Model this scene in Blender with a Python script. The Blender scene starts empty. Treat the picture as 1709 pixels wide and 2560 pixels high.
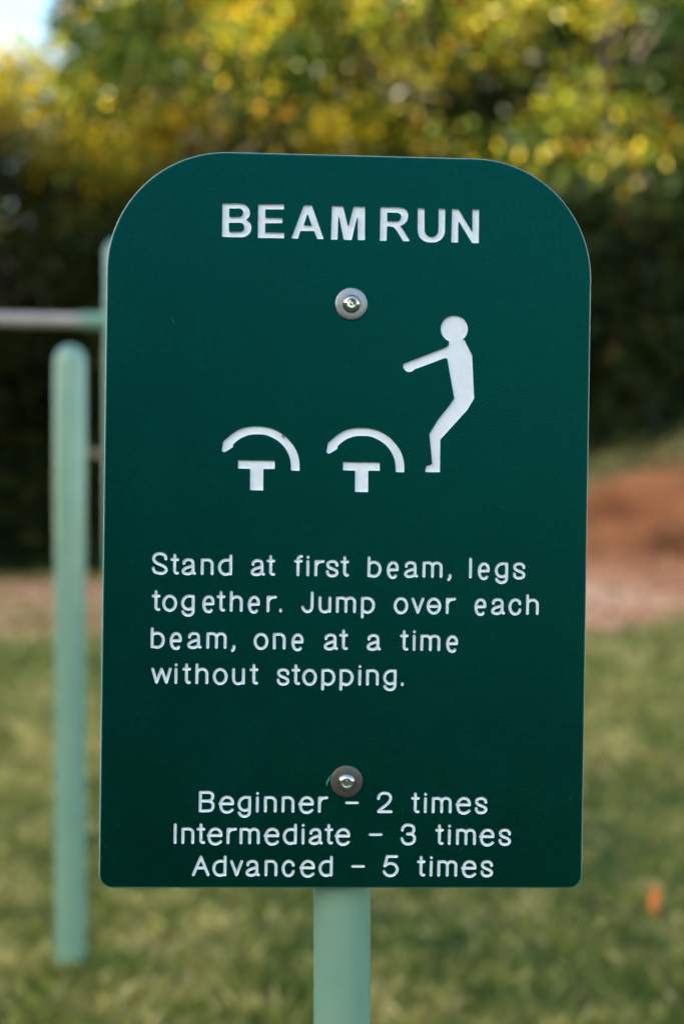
import bpy, bmesh, math, random
import numpy as np
from mathutils import Vector, Matrix
from mathutils.geometry import delaunay_2d_cdt

# ---------------------------------------------------------------- camera, sky, sun, exposure
scene = bpy.context.scene
COL = scene.collection
CAM_H = 1.1
cam_data = bpy.data.cameras.new('camera')
cam = bpy.data.objects.new('camera', cam_data); COL.objects.link(cam)
cam.location = (0, 0, CAM_H); cam.rotation_euler = (math.radians(90), 0, 0)
cam_data.sensor_fit = 'VERTICAL'; cam_data.sensor_height = 36; cam_data.sensor_width = 24
cam_data.lens = 50.0
cam_data.clip_start = 0.05; cam_data.clip_end = 3000
cam_data.dof.use_dof = True
cam_data.dof.focus_distance = 0.897
cam_data.dof.aperture_fstop = 3.9
cam_data.dof.aperture_blades = 0
scene.camera = cam

SUN_EL, SUN_AZ = 11.0, 227.0            # azimuth: clockwise from straight ahead (+Y)
world = bpy.data.worlds.new('World'); scene.world = world; world.use_nodes = True
wt = world.node_tree
sky = wt.nodes.new('ShaderNodeTexSky'); sky.sky_type = 'NISHITA'; sky.sun_disc = False
sky.sun_elevation = math.radians(SUN_EL); sky.sun_rotation = math.radians(SUN_AZ)
sky.air_density = 1.0; sky.dust_density = 1.2; sky.ozone_density = 1.0
wt.links.new(sky.outputs[0], wt.nodes['Background'].inputs[0])
wt.nodes['Background'].inputs[1].default_value = 0.072
sd = bpy.data.lights.new('sun', 'SUN'); sd.energy = 5.0; sd.angle = math.radians(0.5); sd.color = (1.0, 0.91, 0.68)
sun = bpy.data.objects.new('sun', sd); COL.objects.link(sun); sun.location = (-20, -20, 30)
tosun = Vector((math.sin(math.radians(SUN_AZ)) * math.cos(math.radians(SUN_EL)),
                math.cos(math.radians(SUN_AZ)) * math.cos(math.radians(SUN_EL)), math.sin(math.radians(SUN_EL))))
sun.rotation_euler = tosun.to_track_quat('Z', 'Y').to_euler()
scene.view_settings.view_transform = 'Standard'; scene.view_settings.look = 'None'
scene.view_settings.gamma = 1; scene.view_settings.use_curve_mapping = False
scene.view_settings.exposure = 3.22
scene.render.engine = 'CYCLES'
scene.cycles.max_bounces = 8; scene.cycles.diffuse_bounces = 4; scene.cycles.glossy_bounces = 3
scene.cycles.transmission_bounces = 4; scene.cycles.transparent_max_bounces = 4
scene.cycles.sample_clamp_indirect = 6

rng = np.random.default_rng(7); random.seed(7)

# ---------------------------------------------------------------- helpers
def mat(name):
    m = bpy.data.materials.new(name); m.use_nodes = True
    nt = m.node_tree; b = nt.nodes['Principled BSDF']
    return m, nt, b
def N(nt, t, **kw):
    n = nt.nodes.new(t)
    for k, v in kw.items():
        if k in n.inputs: n.inputs[k].default_value = v
        else: setattr(n, k, v)
    return n
def ramp(nt, stops, interp='LINEAR'):
    r = nt.nodes.new('ShaderNodeValToRGB'); r.color_ramp.interpolation = interp
    while len(r.color_ramp.elements) < len(stops): r.color_ramp.elements.new(0.5)
    for e, (p, c) in zip(r.color_ramp.elements, stops): e.position = p; e.color = (*c, 1)
    return r
def objcoord(nt, scale=(1, 1, 1), rot=(0, 0, 0)):
    tc = nt.nodes.new('ShaderNodeTexCoord'); mp = nt.nodes.new('ShaderNodeMapping')
    mp.inputs['Scale'].default_value = scale; mp.inputs['Rotation'].default_value = rot
    nt.links.new(tc.outputs['Object'], mp.inputs['Vector']); return mp.outputs[0]
def mesh_np(name, verts, faces, mats=(), colors=None, smooth=False, matidx=None):
    """faces: (n,k) array with constant k"""
    verts = np.asarray(verts, np.float32); faces = np.asarray(faces, np.int32)
    me = bpy.data.meshes.new(name); k = faces.shape[1]
    me.vertices.add(len(verts)); me.vertices.foreach_set('co', verts.ravel())
    me.loops.add(faces.size); me.loops.foreach_set('vertex_index', faces.ravel())
    me.polygons.add(len(faces)); me.polygons.foreach_set('loop_start', np.arange(0, faces.size, k, dtype=np.int32))
    me.update(calc_edges=True)
    if colors is not None:
        a = me.color_attributes.new('tint', 'FLOAT_COLOR', 'POINT')
        a.data.foreach_set('color', np.asarray(colors, np.float32).ravel())
    for m in mats: me.materials.append(m)
    me.polygons.foreach_set('use_smooth', np.full(len(faces), smooth))
    if matidx is not None: me.polygons.foreach_set('material_index', np.asarray(matidx, np.int32))
    return me
def link(name, me, parent=None, local=None):
    o = bpy.data.objects.new(name, me); COL.objects.link(o)
    if parent is not None: o.parent = parent
    if local is not None: o.matrix_local = local
    return o
def tag(o, label=None, cat=None, group=None, kind=None):
    if label: o['label'] = label
    if cat: o['category'] = cat
    if group: o['group'] = group
    if kind: o['kind'] = kind
    return o
def lathe(profile, seg=48, star=None):
    """profile of (r, h); axis along -Y local (towards the viewer), h is height above y=0"""
    v = []; f = []
    for i, (r, h) in enumerate(profile):
        for j in range(seg):
            t = 2 * math.pi * j / seg
            rr = r * (1 + (star[i] * math.cos(6 * t) if star else 0))
            v.append((rr * math.cos(t), -h, rr * math.sin(t)))
    for i in range(len(profile) - 1):
        for j in range(seg):
            a = i * seg + j; b = i * seg + (j + 1) % seg
            f.append((a, b, b + seg, a + seg))
    return v, f
def tube(path, radii, seg=20, cap=True):
    path = [Vector(p) for p in path]; v = []; f = []
    for i, p in enumerate(path):
        d = (path[min(i + 1, len(path) - 1)] - path[max(i - 1, 0)]).normalized()
        ref = Vector((0, 0, 1)) if abs(d.z) < 0.95 else Vector((1, 0, 0))
        x = d.cross(ref).normalized(); y = d.cross(x).normalized()
        for j in range(seg):
            t = 2 * math.pi * j / seg
            v.append(p + (x * math.cos(t) + y * math.sin(t)) * radii[i])
    for i in range(len(path) - 1):
        for j in range(seg):
            a = i * seg + j; b = i * seg + (j + 1) % seg
            f.append((a, b, b + seg, a + seg))
    if cap:
        for base, p in ((0, path[0]), ((len(path) - 1) * seg, path[-1])):
            v.append(p); c = len(v) - 1
            for j in range(seg): f.append((base + j, base + (j + 1) % seg, c, c))
    return v, f
def mesh_py(name, v, f, m, smooth=True):
    f = [tuple(dict.fromkeys(q)) for q in f]
    me = bpy.data.meshes.new(name); me.from_pydata([tuple(p) for p in v], [], f); me.validate()
    bm = bmesh.new(); bm.from_mesh(me); bmesh.ops.recalc_face_normals(bm, faces=bm.faces); bm.to_mesh(me); bm.free()
    me.materials.append(m)
    for p in me.polygons: p.use_smooth = smooth
    if smooth:
        me.set_sharp_from_angle(angle=math.radians(40))
    return me

# ---------------------------------------------------------------- value noise used for terrain and colour masses
def vnoise(x, y, seed=0):
    x = np.asarray(x, float); y = np.asarray(y, float)
    xi = np.floor(x).astype(int); yi = np.floor(y).astype(int); fx = x - xi; fy = y - yi
    fx = fx * fx * (3 - 2 * fx); fy = fy * fy * (3 - 2 * fy)
    def h(a, b):
        n = (a * 374761393 + b * 668265263 + seed * 1274126177) & 0x7fffffff
        n = ((n ^ (n >> 13)) * 1274126177) & 0x7fffffff
        return ((n ^ (n >> 16)) & 0xffff) / 65535.0
    return (h(xi, yi) * (1 - fx) + h(xi + 1, yi) * fx) * (1 - fy) + (h(xi, yi + 1) * (1 - fx) + h(xi + 1, yi + 1) * fx) * fy
def fbm(x, y, seed=0, o=4):
    s = 0; a = .5; t = 0
    for i in range(o):
        s = s + a * vnoise(x, y, seed + i * 17); t += a; a *= .5; x = np.asarray(x) * 2.03 + 5.1; y = np.asarray(y) * 2.03 + 1.7
    return s / t
def sstep(a, b, x):
    t = np.clip((np.asarray(x, float) - a) / (b - a), 0, 1); return t * t * (3 - 2 * t)
def height(x, y):
    x = np.asarray(x, float); y = np.asarray(y, float)
    w = sstep(-2.5, 3.0, x)
    rise = 0.09 * np.clip(y - 14, 0, 3) + 0.375 * np.clip(y - 17, 0, 4.6) + 0.03 * np.clip(y - 22, 0, 40)
    near = np.exp(-((x) ** 2 + (y - 2.5) ** 2) / 30)
    return w * rise * (1 + .12 * np.clip(x - 3.3, 0, 4)) + (fbm(x * .8, y * .8, 3) - .5) * .07 * (1 - near) + (fbm(x * 3, y * 3, 9) - .5) * .015
def dirtmask(x, y):
    x = np.asarray(x, float); y = np.asarray(y, float)
    wob = (fbm(x * .7, y * .7, 21) - .5) * 3.0
    right = sstep(-.5, 1.5, x) * sstep(11.9 + 1.7 * np.clip(x - 2.3, 0, 9), 13.1 + 1.7 * np.clip(x - 2.3, 0, 9), y + wob * .5) * (1 - sstep(19.7, 20.8, y + wob * .3))
    left = (1 - sstep(-1, .8, x)) * sstep(10.8, 13.2, y + wob * 1.0) * (1 - sstep(21.5, 24.0, y + wob * .6)) * (0.72 + 0.28 * sstep(.36, .5, fbm(x * .45 + 3, y * .35, 31)))
    return np.clip(right + left, 0, 1)

# ---------------------------------------------------------------- ground
def make_ground():
    xs = np.concatenate([-np.geomspace(600, 11, 26), np.arange(-10.8, 11, .14), np.geomspace(11.2, 600, 26)])
    ys = np.concatenate([-np.geomspace(600, 1, 26), np.arange(-.8, 32, .14), np.geomspace(32.4, 900, 26)])
    X, Y = np.meshgrid(xs, ys); Z = height(X, Y)
    far = np.clip((np.hypot(X, Y - 10) - 30) / 60, 0, 1); Z = Z * (1 - far)
    v = np.stack([X.ravel(), Y.ravel(), Z.ravel()], 1)
    ny, nx = X.shape; i = np.arange(nx * ny).reshape(ny, nx)
    f = np.stack([i[:-1, :-1].ravel(), i[:-1, 1:].ravel(), i[1:, 1:].ravel(), i[1:, :-1].ravel()], 1)
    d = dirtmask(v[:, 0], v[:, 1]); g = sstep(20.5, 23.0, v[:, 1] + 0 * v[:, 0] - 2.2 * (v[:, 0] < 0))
    up = sstep(16.0, 18.0, v[:, 1] + 1.2 * (fbm(v[:, 0] * .8, v[:, 1] * .8, 71) - .5)) * sstep(-1, 1, v[:, 0])
    col = np.stack([d, g, up, 1 + 0 * d], 1)
    m, nt, b = mat('ground_soil')
    at = N(nt, 'ShaderNodeVertexColor', layer_name='tint'); sep = N(nt, 'ShaderNodeSeparateColor'); nt.links.new(at.outputs[0], sep.inputs[0])
    co = objcoord(nt)
    n1 = N(nt, 'ShaderNodeTexNoise', Scale=.9, Detail=5.0, Roughness=.6); nt.links.new(co, n1.inputs['Vector'])
    n2 = N(nt, 'ShaderNodeTexNoise', Scale=9.0, Detail=6.0, Roughness=.7); nt.links.new(co, n2.inputs['Vector'])
    dirt = ramp(nt, [(.34, (.44, .17, .07)), (.46, (.74, .33, .17)), (.60, (.86, .47, .28))]); 
    mx = N(nt, 'ShaderNodeMix', data_type='FLOAT'); mx.inputs[0].default_value = .35
    nt.links.new(n1.outputs[0], mx.inputs[2]); nt.links.new(n2.outputs[0], mx.inputs[3]); nt.links.new(mx.outputs[0], dirt.inputs[0])
    thatch = ramp(nt, [(.3, (.045, .055, .018)), (.55, (.11, .11, .04)), (.75, (.22, .17, .09))]); nt.links.new(n2.outputs[0], thatch.inputs[0])
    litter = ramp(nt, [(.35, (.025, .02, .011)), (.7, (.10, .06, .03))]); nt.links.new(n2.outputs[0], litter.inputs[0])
    clay = ramp(nt, [(.36, (.11, .034, .013)), (.47, (.32, .102, .034)), (.60, (.50, .19, .08))]); nt.links.new(mx.outputs[0], clay.inputs[0])
    cm = N(nt, 'ShaderNodeMix', data_type='RGBA'); nt.links.new(sep.outputs[2], cm.inputs[0]); nt.links.new(dirt.outputs[0], cm.inputs[6]); nt.links.new(clay.outputs[0], cm.inputs[7])
    a = N(nt, 'ShaderNodeMix', data_type='RGBA'); nt.links.new(sep.outputs[0], a.inputs[0]); nt.links.new(thatch.outputs[0], a.inputs[6]); nt.links.new(cm.outputs[2], a.inputs[7])
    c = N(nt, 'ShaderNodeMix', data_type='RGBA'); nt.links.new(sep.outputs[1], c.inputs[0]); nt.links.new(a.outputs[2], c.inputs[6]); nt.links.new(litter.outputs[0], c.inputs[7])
    nt.links.new(c.outputs[2], b.inputs['Base Color']); b.inputs['Roughness'].default_value = .95; b.inputs['Specular IOR Level'].default_value = .2
    bp = N(nt, 'ShaderNodeBump', Strength=.6, Distance=.04); nt.links.new(n2.outputs[0], bp.inputs['Height']); nt.links.new(bp.outputs[0], b.inputs['Normal'])
    tag(link('ground', mesh_np('ground', v, f, [m], col, True)), kind='structure')
make_ground()

# unseen ridge added behind the camera to keep the low sun off the clearing
def make_sun_blocker():
    n_a, n_r = 480, 30
    az = np.radians(np.linspace(SUN_AZ - 62, SUN_AZ + 62, n_a)); rr = np.linspace(60, 260, n_r)
    A, R = np.meshgrid(az, rr); X = np.sin(A) * R; Y = np.cos(A) * R
    prof = np.exp(-((R - 150) / 38) ** 2); edge = sstep(-62, -45, np.degrees(A) - SUN_AZ) * (1 - sstep(45, 62, np.degrees(A) - SUN_AZ))
    Z = prof * edge * (SUN_BLOCKER_H + 5 * (fbm(X * .05, Y * .05, 5) - .5) + 4.5 * (fbm(np.degrees(A) * .9, R * .01, 6, 3) - .5)) - .6
    v = np.stack([X.ravel(), Y.ravel(), Z.ravel()], 1); i = np.arange(n_a * n_r).reshape(n_r, n_a)
    f = np.stack([i[:-1, :-1].ravel(), i[:-1, 1:].ravel(), i[1:, 1:].ravel(), i[1:, :-1].ravel()], 1)
    m, nt, b = mat('sun_blocker_green'); co = objcoord(nt)
    n1 = N(nt, 'ShaderNodeTexNoise', Scale=.25, Detail=6.0, Roughness=.7); nt.links.new(co, n1.inputs['Vector'])
    r = ramp(nt, [(.35, (.02, .035, .012)), (.65, (.07, .085, .03))]); nt.links.new(n1.outputs[0], r.inputs[0]); nt.links.new(r.outputs[0], b.inputs['Base Color'])
    b.inputs['Roughness'].default_value = .95
    tag(link('sun_blocker', mesh_np('sun_blocker', v, f, [m], None, True)), kind='structure')
SUN_BLOCKER_H = 39.2
make_sun_blocker()
# ---------------------------------------------------------------- trees and undergrowth
def leaf_material(name, trans, rough=.38, spec=.5):
    m, nt, b = mat(name)
    at = N(nt, 'ShaderNodeVertexColor', layer_name='tint')
    nt.links.new(at.outputs[0], b.inputs['Base Color']); b.inputs['Roughness'].default_value = rough; b.inputs['Specular IOR Level'].default_value = spec
    tr = N(nt, 'ShaderNodeBsdfTranslucent'); mx = N(nt, 'ShaderNodeMixShader'); mx.inputs[0].default_value = trans
    tc = N(nt, 'ShaderNodeMix', data_type='RGBA', blend_type='MULTIPLY'); tc.inputs[0].default_value = 1; tc.inputs[7].default_value = (1.7, 1.6, .5, 1); nt.links.new(at.outputs[0], tc.inputs[6]); nt.links.new(tc.outputs[2], tr.inputs[0]); nt.links.new(b.outputs[0], mx.inputs[1]); nt.links.new(tr.outputs[0], mx.inputs[2])
    nt.links.new(mx.outputs[0], nt.nodes['Material Output'].inputs[0]); return m
LEAF = leaf_material('leaf', .36, .3, .2); SHADE_LEAF = leaf_material('undergrowth_leaf', .25, .6, .2); 
BARK, nt, b = mat('bark')
n_ = N(nt, 'ShaderNodeTexNoise', Scale=6.0, Detail=6.0); nt.links.new(objcoord(nt, (1, 1, .25)), n_.inputs['Vector'])
r_ = ramp(nt, [(.35, (.018, .013, .009)), (.65, (.055, .042, .03))]); nt.links.new(n_.outputs[0], r_.inputs[0]); nt.links.new(r_.outputs[0], b.inputs['Base Color']); b.inputs['Roughness'].default_value = .9
bp = N(nt, 'ShaderNodeBump', Strength=.8, Distance=.03); nt.links.new(n_.outputs[0], bp.inputs['Height']); nt.links.new(bp.outputs[0], b.inputs['Normal'])

def leaves_mesh(name, centers, size, palette, weights, clump_tint=None, droop=.35, m=None, gain=1.0):
    """six-sided folded leaves (4 triangles each), one per centre"""
    n = len(centers); s = size * rng.uniform(.65, 1.3, n)[:, None]
    d = rng.normal(size=(n, 3)); d[:, 2] -= droop; d /= np.linalg.norm(d, axis=1)[:, None]
    up = rng.normal(size=(n, 3)); up[:, 2] += .9; w = np.cross(d, up); w /= np.linalg.norm(w, axis=1)[:, None]
    nn = np.cross(w, d)
    P = [centers - d * s * .5, centers - d * s * .1 + w * s * .33 + nn * s * .08, centers + d * s * .6, centers - d * s * .1 - w * s * .33 + nn * s * .08]
    v = np.stack(P, 1).reshape(-1, 3); k = np.arange(n)[:, None] * 4
    f = np.concatenate([k + [0, 1, 2], k + [0, 2, 3]], 0)
    pal = np.array(palette)[rng.choice(len(palette), n, p=np.array(weights) / sum(weights))]
    pal = pal * rng.uniform(.6, 1.4, (n, 1)) * gain
    if clump_tint is not None: pal = pal * clump_tint
    c = np.concatenate([pal, np.ones((n, 1))], 1); c = np.repeat(c, 4, 0)
    return mesh_np(name, v, f, [m or LEAF], c)
def crown_points(n_clump, per, rx, ry, z0, z1, fill=.55, csize=.37):
    cs = []
    while len(cs) < n_clump:
        u = rng.normal(size=3); u /= np.linalg.norm(u); r = rng.uniform(fill, 1) ** .6
        p = u * r; z = (z0 + z1) / 2 + p[2] * (z1 - z0) / 2
        t = (z - z0) / (z1 - z0); wid = 1.12 - .5 * t
        lump = .78 + .44 * fbm(np.arctan2(p[1], p[0]) * 1.7 + 9, z * .5, 77)
        cs.append((p[0] * rx * wid * lump, p[1] * ry * wid * lump, z))
    cs = np.array(cs); idx = np.repeat(np.arange(n_clump), per)
    q = rng.normal(size=(len(idx), 3)) * csize * np.array([1.15, 1.15, .7]) * rng.uniform(.6, 1.3, (n_clump, 1))[idx]
    return cs[idx] + q, idx, cs
def trunk_mesh(name, h, r, clumps, nb=16):
    V = []; F = []
    def add(p, rad, seg):
        v, f = tube(p, rad, seg, False); o = len(V); V.extend(v); F.extend([tuple(a + o for a in q) for q in f])
    pts = [(0.12 * math.sin(i * 1.3) * i / 6, .1 * math.cos(i * 1.7) * i / 6, -.2 + (h * .8) * i / 8) for i in range(9)]
    add(pts, [r * (1.35 if i == 0 else 1 - .1 * i) for i in range(9)], 12)
    for k in range(nb):
        c = clumps[(k * 37) % len(clumps)]; i = min(7, max(2, int((c[2] - 1.6) / (h * .8) * 8))); p0 = Vector(pts[i])
        p3 = Vector(c); m1 = p0.lerp(p3, .45) + Vector((0, 0, -.25))
        add([p0, p0.lerp(m1, .5), m1, m1.lerp(p3, .55), p3], [r * .42 * (1 - .085 * i), r * .33, r * .24, r * .14, .015], 7)
    return mesh_py(name, V, F, BARK)
GOLD = [(.36, .25, .006), (.22, .21, .008), (.10, .15, .012), (.54, .35, .012), (.05, .085, .010), (.42, .17, .02)]
OLIVE = [(.09, .14, .012), (.18, .19, .014), (.045, .08, .012), (.34, .26, .018), (.03, .055, .010), (.34, .13, .02)]
def make_tree_meshes(pal, wts, rx, z0, z1, h, nclump, per, shaded_green_share=.46, size=.12, r=.2):
    pts, idx, cs = crown_points(nclump, per, rx, rx, z0, z1)
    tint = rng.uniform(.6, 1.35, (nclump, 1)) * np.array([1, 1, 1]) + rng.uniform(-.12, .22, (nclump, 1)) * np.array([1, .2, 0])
    t = (cs[:, 2] - z0) / (z1 - z0)                     # autumn colour grows upward; green clumps are darkened, painting in crown shade
    turned_lit = fbm(cs[:, 0] * .85 + 3, cs[:, 2] * .9 + cs[:, 1] * .5, int(rx * 100), 2) + rng.normal(size=nclump) * .10 + (t - .57) * .70
    tint = np.where((turned_lit > shaded_green_share)[:, None], tint, tint * np.array([.055, .13, .12]))
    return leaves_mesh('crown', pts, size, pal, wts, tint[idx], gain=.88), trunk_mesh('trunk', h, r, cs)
TREE_KINDS = {
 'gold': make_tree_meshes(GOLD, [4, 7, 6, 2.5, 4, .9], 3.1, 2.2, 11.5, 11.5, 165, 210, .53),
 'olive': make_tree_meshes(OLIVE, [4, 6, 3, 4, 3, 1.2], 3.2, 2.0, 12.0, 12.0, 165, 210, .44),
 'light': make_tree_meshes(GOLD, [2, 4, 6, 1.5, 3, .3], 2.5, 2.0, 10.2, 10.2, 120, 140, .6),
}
def place_tree(kind, x, y, s, rz, label, cat='tree', group=None):
    crown, trunk = TREE_KINDS[kind]
    root = bpy.data.objects.new('broadleaf_tree', None); COL.objects.link(root)
    root.location = (x, y, float(height(x, y))); root.rotation_euler = (0, 0, rz); root.scale = (s[0], s[0], s[1])
    tag(root, label, cat, group)
    link('crown', crown, root); link('trunk', trunk, root)
    return root
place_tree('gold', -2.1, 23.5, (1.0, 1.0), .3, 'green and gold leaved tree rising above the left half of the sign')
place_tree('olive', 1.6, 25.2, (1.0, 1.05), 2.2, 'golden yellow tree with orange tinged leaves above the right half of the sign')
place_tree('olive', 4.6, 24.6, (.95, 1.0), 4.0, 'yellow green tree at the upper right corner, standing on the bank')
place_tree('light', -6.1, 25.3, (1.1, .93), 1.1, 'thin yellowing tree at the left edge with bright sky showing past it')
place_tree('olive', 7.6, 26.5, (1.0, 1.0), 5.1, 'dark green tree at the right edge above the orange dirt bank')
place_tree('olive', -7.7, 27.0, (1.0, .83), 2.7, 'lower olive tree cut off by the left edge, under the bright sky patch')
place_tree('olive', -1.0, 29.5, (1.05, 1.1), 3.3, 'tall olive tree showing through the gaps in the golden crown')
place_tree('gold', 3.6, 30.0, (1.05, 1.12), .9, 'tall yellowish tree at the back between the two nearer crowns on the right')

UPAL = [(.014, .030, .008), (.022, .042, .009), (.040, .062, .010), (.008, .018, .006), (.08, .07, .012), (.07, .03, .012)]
def undergrowth():
    n = 90000
    x = rng.uniform(-9.5, 10.5, n); t = rng.uniform(0, 1, n)
    y0 = np.where(x < 1, 24.2, 21.6) + np.where((x >= -1) & (x < 1), -(x + 1) * 1.3, 0)
    top = 3.0 + 2.6 * fbm(x * .5, 0 * x + 2, 41); z = top * (1 - t ** 1.3 * 1.0) * rng.uniform(.15, 1, n) ** .6
    y = y0 + .9 * (fbm(x * .9, z * .9, 43) - .5) * 2 + rng.exponential(.8, n) + z * .16
    c = np.stack([x, y, z + height(x, y)], 1)
    # gather into clumps
    g = rng.integers(0, 1600, n); cc = c[rng.integers(0, n, 1600)][g]
    sel = rng.random(n) < .6; c[sel] = cc[sel] + rng.normal(size=(sel.sum(), 3)) * .3
    c[:, 2] = np.maximum(c[:, 2], height(c[:, 0], c[:, 1]) + .02)
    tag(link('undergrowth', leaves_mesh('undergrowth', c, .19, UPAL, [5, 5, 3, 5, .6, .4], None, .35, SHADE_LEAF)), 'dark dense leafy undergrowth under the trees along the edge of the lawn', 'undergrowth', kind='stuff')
    n = 80000
    x = rng.uniform(-16, 22, n); y = rng.uniform(31, 37, n); top = 7.2 + 9.5 * sstep(-7.6, -5.2, x) + 2 * (fbm(x * .4, 0 * x, 51) - .5)
    z = top * rng.uniform(0, 1, n) ** .8
    c = np.stack([x, y, z], 1)
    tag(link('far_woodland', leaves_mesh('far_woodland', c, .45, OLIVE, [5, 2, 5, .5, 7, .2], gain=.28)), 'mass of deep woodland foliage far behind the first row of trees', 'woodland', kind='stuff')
undergrowth()

# ---------------------------------------------------------------- lawn grass, leaf litter
def grass():
    n = 330000
    y = 2.3 * (25.0 / 2.3) ** rng.random(n) ; y = y ** 1.0
    x = rng.uniform(-1, 1, n) * (.29 * y + .9)
    keep = rng.random(n) > dirtmask(x, y) ** .45 * .985
    keep &= ~((y > 22.3) & (x > 0)); keep &= ~((y > 23.8))
    x = x[keep]; y = y[keep]; n = len(x)
    # tuft together
    g = rng.integers(0, n, n // 9); gi = rng.integers(0, len(g), n); sel = rng.random(n) < .55
    sp = (.015 + .004 * y)
    x = np.where(sel, x[g][gi] + rng.normal(size=n) * sp[g][gi], x); y = np.where(sel, y[g][gi] + rng.normal(size=n) * sp[g][gi], y)
    # longer uncut grass round the foot of each post
    for px, py in ((-.637, 3.34), (-.68, 4.25)):
        q = rng.integers(0, n, 1500); a = rng.uniform(0, 6.283, 1500); rr = .037 + rng.exponential(.03, 1500); x[q] = px + rr * np.cos(a); y[q] = py + rr * np.sin(a)
    sc = np.clip(y / 6, .8, 3.2)
    mass = fbm(x * 1.7, y * 1.1, 61); fine = fbm(x * 13, y * 10, 63, 3); big = fbm(x * .5, y * .35, 65)
    hgt = (.022 + .055 * rng.random(n) ** 1.5) * (.45 + 1.2 * mass) * np.clip(sc, .8, 1.5) * np.where((np.hypot(x + .637, y - 3.34) < .12) | (np.hypot(x + .68, y - 4.25) < .12), 1.15, 1)
    wd = .0032 * sc * rng.uniform(.7, 1.4, n)
    a = rng.uniform(0, 2 * np.pi, n); lean = rng.uniform(.1, 1.1, n) * hgt; b_ = a + rng.normal(size=n) * 1.2
    z = height(x, y) - .004
    bx = np.cos(b_) * wd; by = np.sin(b_) * wd; lx = np.cos(a) * lean; ly = np.sin(a) * lean
    v = np.stack([np.stack([x - bx, y - by, z], 1), np.stack([x + bx, y + by, z], 1),
                  np.stack([x + lx * .4 + bx * .8, y + ly * .4 + by * .8, z + hgt * .62], 1), np.stack([x + lx, y + ly, z + hgt], 1)], 1).reshape(-1, 3)
    k = np.arange(n)[:, None] * 4; f = np.concatenate([k + [0, 1, 2], k + [0, 2, 3]], 0)
    green = np.array([.16, .195, .042]); olive = np.array([.29, .27, .085]); straw = np.array([.58, .47, .26]); deep = np.array([.055, .105, .022])
    t = np.clip(.55 + (mass - .5) * .65 + (fine - .5) * 1.25 + (big - .5) * .45 + rng.normal(size=n) * .14, 0, 1)[:, None]
    c = np.where(t < .4, deep + (green - deep) * t / .4, np.where(t < .62, green + (olive - green) * (t - .4) / .22, olive + (straw - olive) * np.clip((t - .62) / .25, 0, 1)))
    dry = (rng.random(n) < .08 + .25 * dirtmask(x, y - .6))[:, None]; c = np.where(dry, straw * .9, c) * 1.0 * rng.uniform(.45, 1.6, (n, 1))
    col = np.repeat(np.concatenate([c, np.ones((n, 1))], 1), 4, 0)
    gm = leaf_material('grass_blade', .42, .5, .35)
    tag(link('grass', mesh_np('grass', v, f, [gm], col)), 'short mown lawn grass, green mixed with straw coloured patches', 'grass', kind='stuff')
    # fallen leaves on the bare dirt and the lawn
    n = 2600; y = rng.uniform(3, 23, n); x = rng.uniform(-1, 1, n) * (.29 * y + 1); keep = rng.random(n) < dirtmask(x, y)
    c = np.stack([x, y, height(x, y) + .02], 1)[keep]
    tag(link('leaf_litter', leaves_mesh('leaf_litter', c, .09, [(.22, .10, .035), (.14, .07, .03), (.30, .19, .07), (.07, .05, .02)], [3, 3, 2, 2], None, 0)), 'scattered brown fallen leaves on the bare orange dirt', 'fallen leaves', kind='stuff')
grass()
# ---------------------------------------------------------------- lettering and pictogram outlines, millimetres from the panel centre
ROWS = [
  (-33.33, -0.0011, [-121.11, -109.6, -102.47, -90.65, -79.88, -59.37, -49.57, -32.28, -24.53, -19.47, -12.27, -3.15, 13.93, 26.06, 37.03, 48.71, 64.3, 78.21, 83.78, 94.59, 106.09]),
  (-56.15, -0.0003, [-120.93, -114.31, -102.56, -89.35, -80.42, -72.21, -60.96, -49.2, -41.24, -27.47, -16.62, -5.65, 10.13, 30.74, 41.94, 51.59, 63.78, 81.95, 92.59, 103.58, 114.87]),
  (-79.59, -0.0017, [-121.24, -109.39, -98.41, -86.53, -71.17, -57.01, -44.96, -33.27, -12.92, -3.24, 14.13, 35.03, 43.13, 48.0, 64.33]),
  (-101.87, -0.0008, [-120.67, -106.14, -101.3, -93.1, -82.22, -70.2, -59.23, -42.19, -32.96, -26.22, -14.19, -2.76, 9.08, 13.99, 24.78, 36.03]),
  (-182.35, -0.0012, [-89.87, -77.29, -65.65, -54.17, -49.12, -38.06, -27.26, -15.2, 1.95, 22.03, 43.57, 51.74, 56.7, 72.13, 84.07]),
  (-202.41, -0.0017, [-105.34, -100.49, -91.0, -84.29, -72.27, -64.15, -48.68, -37.06, -25.26, -20.71, -10.82, -4.06, 17.14, 37.21, 59.18, 67.21, 72.42, 87.44, 99.51]),
  (-222.54, -0.0009, [-93.64, -80.95, -69.88, -60.07, -48.18, -37.52, -25.98, -14.26, 6.38, 26.48, 47.8, 55.97, 60.83, 76.28, 88.33]),
]
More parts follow.
